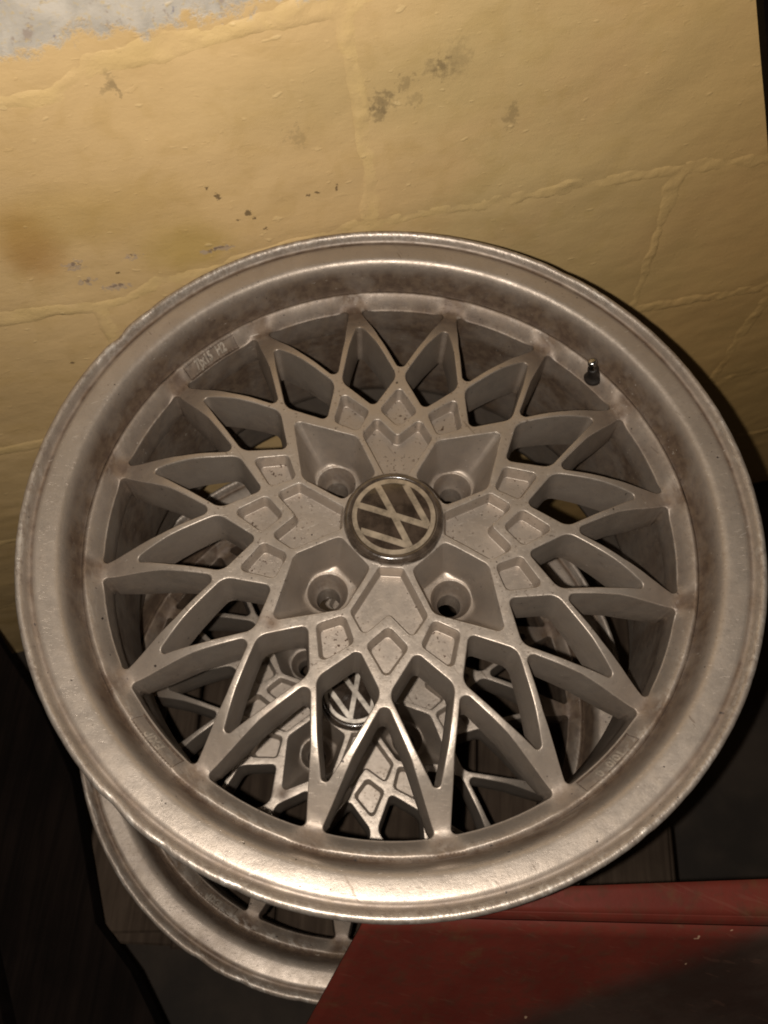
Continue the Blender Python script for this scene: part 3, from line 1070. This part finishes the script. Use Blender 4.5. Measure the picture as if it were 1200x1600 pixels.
for k in sorted(ROWS):
    js = ROWS[k]
    ends = [(S_MIN, 0)] + js + [(S_MAX, 0)]
    for (a, b) in zip(ends[:-1], ends[1:]):
        g = 2.2
        wpx = b[0] - a[0]
        if wpx < 30:
            continue
        nx = max(3, int(wpx / 4.0)); ny = 42
        u = np.linspace(0, 1, nx)[None].repeat(ny, 0); v = np.linspace(0, 1, ny)[:, None].repeat(nx, 1)
        s_mid = a[0] + (b[0] - a[0]) * u
        z0 = rowline(s_mid, k) + g; z1 = rowline(s_mid, k + 1) - g
        Zz = z0 + (z1 - z0) * v
        sa = vline(Zz, a[0], a[1], k) + g; sb = vline(Zz, b[0], b[1], k) - g
        S = sa + (sb - sa) * u
        Zz = rowline(S, k) + g + (rowline(S, k + 1) - rowline(S, k) - 2 * g) * v
        tone = rng.uniform(-.6, .6)
        Yd = surf_noise(S, Zz) + tone
        ed = np.minimum(np.minimum(S - sa, sb - S), np.minimum(Zz - (rowline(S, k) + g), (rowline(S, k + 1) - g) - Zz))
        Yd = Yd - .35 * (1 - smooth(ed, 0, 7)) ** 1.5
        grid_mesh('block', S, Zz, Yd, WALLM, parent=wall)
# smeared mortar standing slightly proud along the joints
s = np.arange(S_MIN, S_MAX, 2.4); z = np.arange(-640, 335, 2.4)
S, Zz = np.meshgrid(s, z)
dist = np.full(S.shape, 99.0)
for k in range(-4, 3):
    dist = np.minimum(dist, np.abs(Zz - rowline(S, k)))
for k, js in ROWS.items():
    inrow = (Zz > rowline(S, k)) & (Zz < rowline(S, k + 1))
    for (s0, sl) in js:
        d = np.abs(S - vline(Zz, s0, sl, k))
        dist = np.where(inrow, np.minimum(dist, d), dist)
n1 = NZ.fbm(S / 26 + 40, Zz / 26, 3)
wide = 8.5 + 4.5 * n1
prof = 1 - smooth(dist, wide * .45, wide * 1.35)
plate = .55 + .45 * smooth(S, -120, 0)                       # the joints on the left are almost flush
Yd = surf_noise(S, Zz) - 1.6 + prof * (1.6 + plate * (.35 + .5 * NZ.fbm(S / 34 + 3, Zz / 34, 2) + .55 * NZ.fbm(S / 8, Zz / 7, 3)))
mo = grid_mesh('mortar', S, Zz, Yd, WALLM, parent=wall)
at = mo.data.attributes.new('joint', 'FLOAT', 'POINT'); at.data.foreach_set('value', prof.ravel().astype(np.float32))

# backing of the wall
V = []; F = []
add_box(V, F, ((S_MIN + S_MAX) / 2, 70, -150), (S_MAX - S_MIN, 120, 975))
link('core', mesh_from('core', V, F, False), WALLM, wall)


# ------------------------------------------------------------------ things round the wheels
def structure(o):
    o['kind'] = 'structure'
    return o


# floor
n = 60
xs = np.linspace(-1500, 1500, n); ys = np.linspace(-1500, 1500, n)
X, Y = np.meshgrid(xs, ys)
Zf = -640 + 4 * NZ.fbm(X / 90, Y / 90, 3)
V = np.stack([X, Y, Zf], -1).reshape(-1, 3)
i = (np.arange(n - 1)[:, None] * n + np.arange(n - 1)[None]).ravel()
fl = link('floor', mesh_from('floor', V, np.stack([i, i + 1, i + n + 1, i + n], -1)), FLOORM)
structure(fl)

# wooden crate that carries the stack
crate = bpy.data.objects.new('wooden_crate', None); sc.collection.objects.link(crate)
tag(crate, 'dusty brown wooden crate carrying the two stacked wheels', 'crate')
zt = -397.0
crate.location = (20 * MM, -65 * MM, -636 * MM)
left = [-283, -262, -243]
nb = 6
x0, x1 = -272, 285
wid = (x1 - x0) / nb
for q in range(nb):
    V = []; F = []
    yb = -252 + (6 if q % 2 else 0) + (16 if q == 0 else 0)
    cx = x0 + wid * (q + .5)
    add_box(V, F, (cx - 20, (yb + 120) / 2 + 65, zt - 8 + 636 + (q % 2) * .6), (wid - 2.5, 120 - yb, 15), rot=R_(6.5 if q == 0 else (2 - q * .8)) * .6, bev=2.2)
    link('plank', mesh_from('plank', V, F, False), WOOD, crate)
for (cx, cy, sx, sy) in ((0, -236, 540, 18), (0, 100, 540, 18), (-262, -68, 18, 318), (262, -68, 18, 318)):
    V = []; F = []
    add_box(V, F, (cx, cy + 65, (zt - 17 + 640) / 2 - 2), (sx, sy, zt - 17 + 636), bev=2)
    link('side_board', mesh_from('side_board', V, F, False), WOOD, crate)

# dark planks leaning in the lower left
pl = bpy.data.objects.new('dark_planks', None)
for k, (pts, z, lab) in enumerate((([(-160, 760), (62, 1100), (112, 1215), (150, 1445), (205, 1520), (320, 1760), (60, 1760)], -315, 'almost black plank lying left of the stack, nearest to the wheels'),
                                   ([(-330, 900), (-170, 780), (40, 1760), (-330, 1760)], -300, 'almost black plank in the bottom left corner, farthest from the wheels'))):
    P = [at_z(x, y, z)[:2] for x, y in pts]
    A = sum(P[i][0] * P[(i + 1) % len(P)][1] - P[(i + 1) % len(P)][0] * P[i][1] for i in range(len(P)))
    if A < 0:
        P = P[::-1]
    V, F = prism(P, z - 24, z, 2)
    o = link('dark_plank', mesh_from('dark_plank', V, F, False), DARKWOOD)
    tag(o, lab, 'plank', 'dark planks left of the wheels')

# dark board hanging at the upper right, in front of the wall
def wallpt(px, py, off):
    a = YAW; nn = np.array([-math.sin(a), math.cos(a), 0])
    r = ray(px, py); t = (WALL_D - off - CAM @ nn) / (r @ nn)
    return CAM + r * t


Pf = [wallpt(x + 9, y, 15) for x, y in ((1180, -80), (1184, 0), (1191, 100), (1198, 190), (1207, 330), (1330, 330), (1330, -80))]
nn = np.array([-math.sin(YAW), math.cos(YAW), 0])
V = [tuple(p) for p in Pf] + [tuple(p + nn * 11) for p in Pf]
m = len(Pf)
F = [tuple(range(m)), tuple(reversed(range(m, 2 * m)))] + [(i, m + i, m + (i + 1) % m, (i + 1) % m) for i in range(m)]
bd = link('dark_board', mesh_from('dark_board', V, F, False), DARKWOOD)
tag(bd, 'narrow dark board edge against the yellow wall at the upper right', 'board')

# red painted panel: flat top flange folding down towards the viewer
red = bpy.data.objects.new('red_panel', None); sc.collection.objects.link(red)
tag(red, 'red painted metal panel with a folded top edge below the wheels at lower right', 'panel')
zA = -72.0


def quad_sheet(name, rows, mat, parent, th=1.6, nu=40, nv=10, nz=.5):
    """rows: list of polylines (two end points each); lofts a sheet with thickness"""
    Vt = []
    R0 = [np.array(r, float) for r in rows]
    lines = []
    for a, b in zip(R0[:-1], R0[1:]):
        for j in range(nv):
            t = j / nv
            lines.append(a * (1 - t) + b * t)
    lines.append(R0[-1])
    for ln in lines:
        for i in range(nu + 1):
            t = i / nu
            p = ln[0] * (1 - t) + ln[1] * t
            Vt.append(p + np.array([0, 0, nz * float(NZ.fbm(p[0] / 60, p[1] / 30 + p[2] / 50, 2))]))
    Vt = np.array(Vt); ny = len(lines); nx = nu + 1
    Fc = []
    for j in range(ny - 1):
        for i in range(nx - 1):
            q = j * nx + i
            Fc.append((q, q + nx, q + nx + 1, q + 1))
    me = mesh_from(name, Vt, Fc)
    o = link(name, me, mat, parent)
    md = o.modifiers.new('thickness', 'SOLIDIFY'); md.thickness = th * MM; md.offset = -1
    return o


def A(px, py, z):
    return at_z(px, py, z)


topL, topR = A(540, 1398, zA), A(1290, 1370, zA)
fL, fR = A(580, 1419, zA - .5), A(1290, 1434, zA - .5)
fM, gM = A(576, 1426, zA - 2.6), A(1290, 1442, zA - 2.6)
fL2, fR2 = A(573, 1432, zA - 6.5), A(1290, 1450, zA - 6.5)
bL, bR = A(482, 1596, -168), A(1290, 1620, -168)
cL, cR = A(430, 1690, -215), A(1290, 1715, -215)
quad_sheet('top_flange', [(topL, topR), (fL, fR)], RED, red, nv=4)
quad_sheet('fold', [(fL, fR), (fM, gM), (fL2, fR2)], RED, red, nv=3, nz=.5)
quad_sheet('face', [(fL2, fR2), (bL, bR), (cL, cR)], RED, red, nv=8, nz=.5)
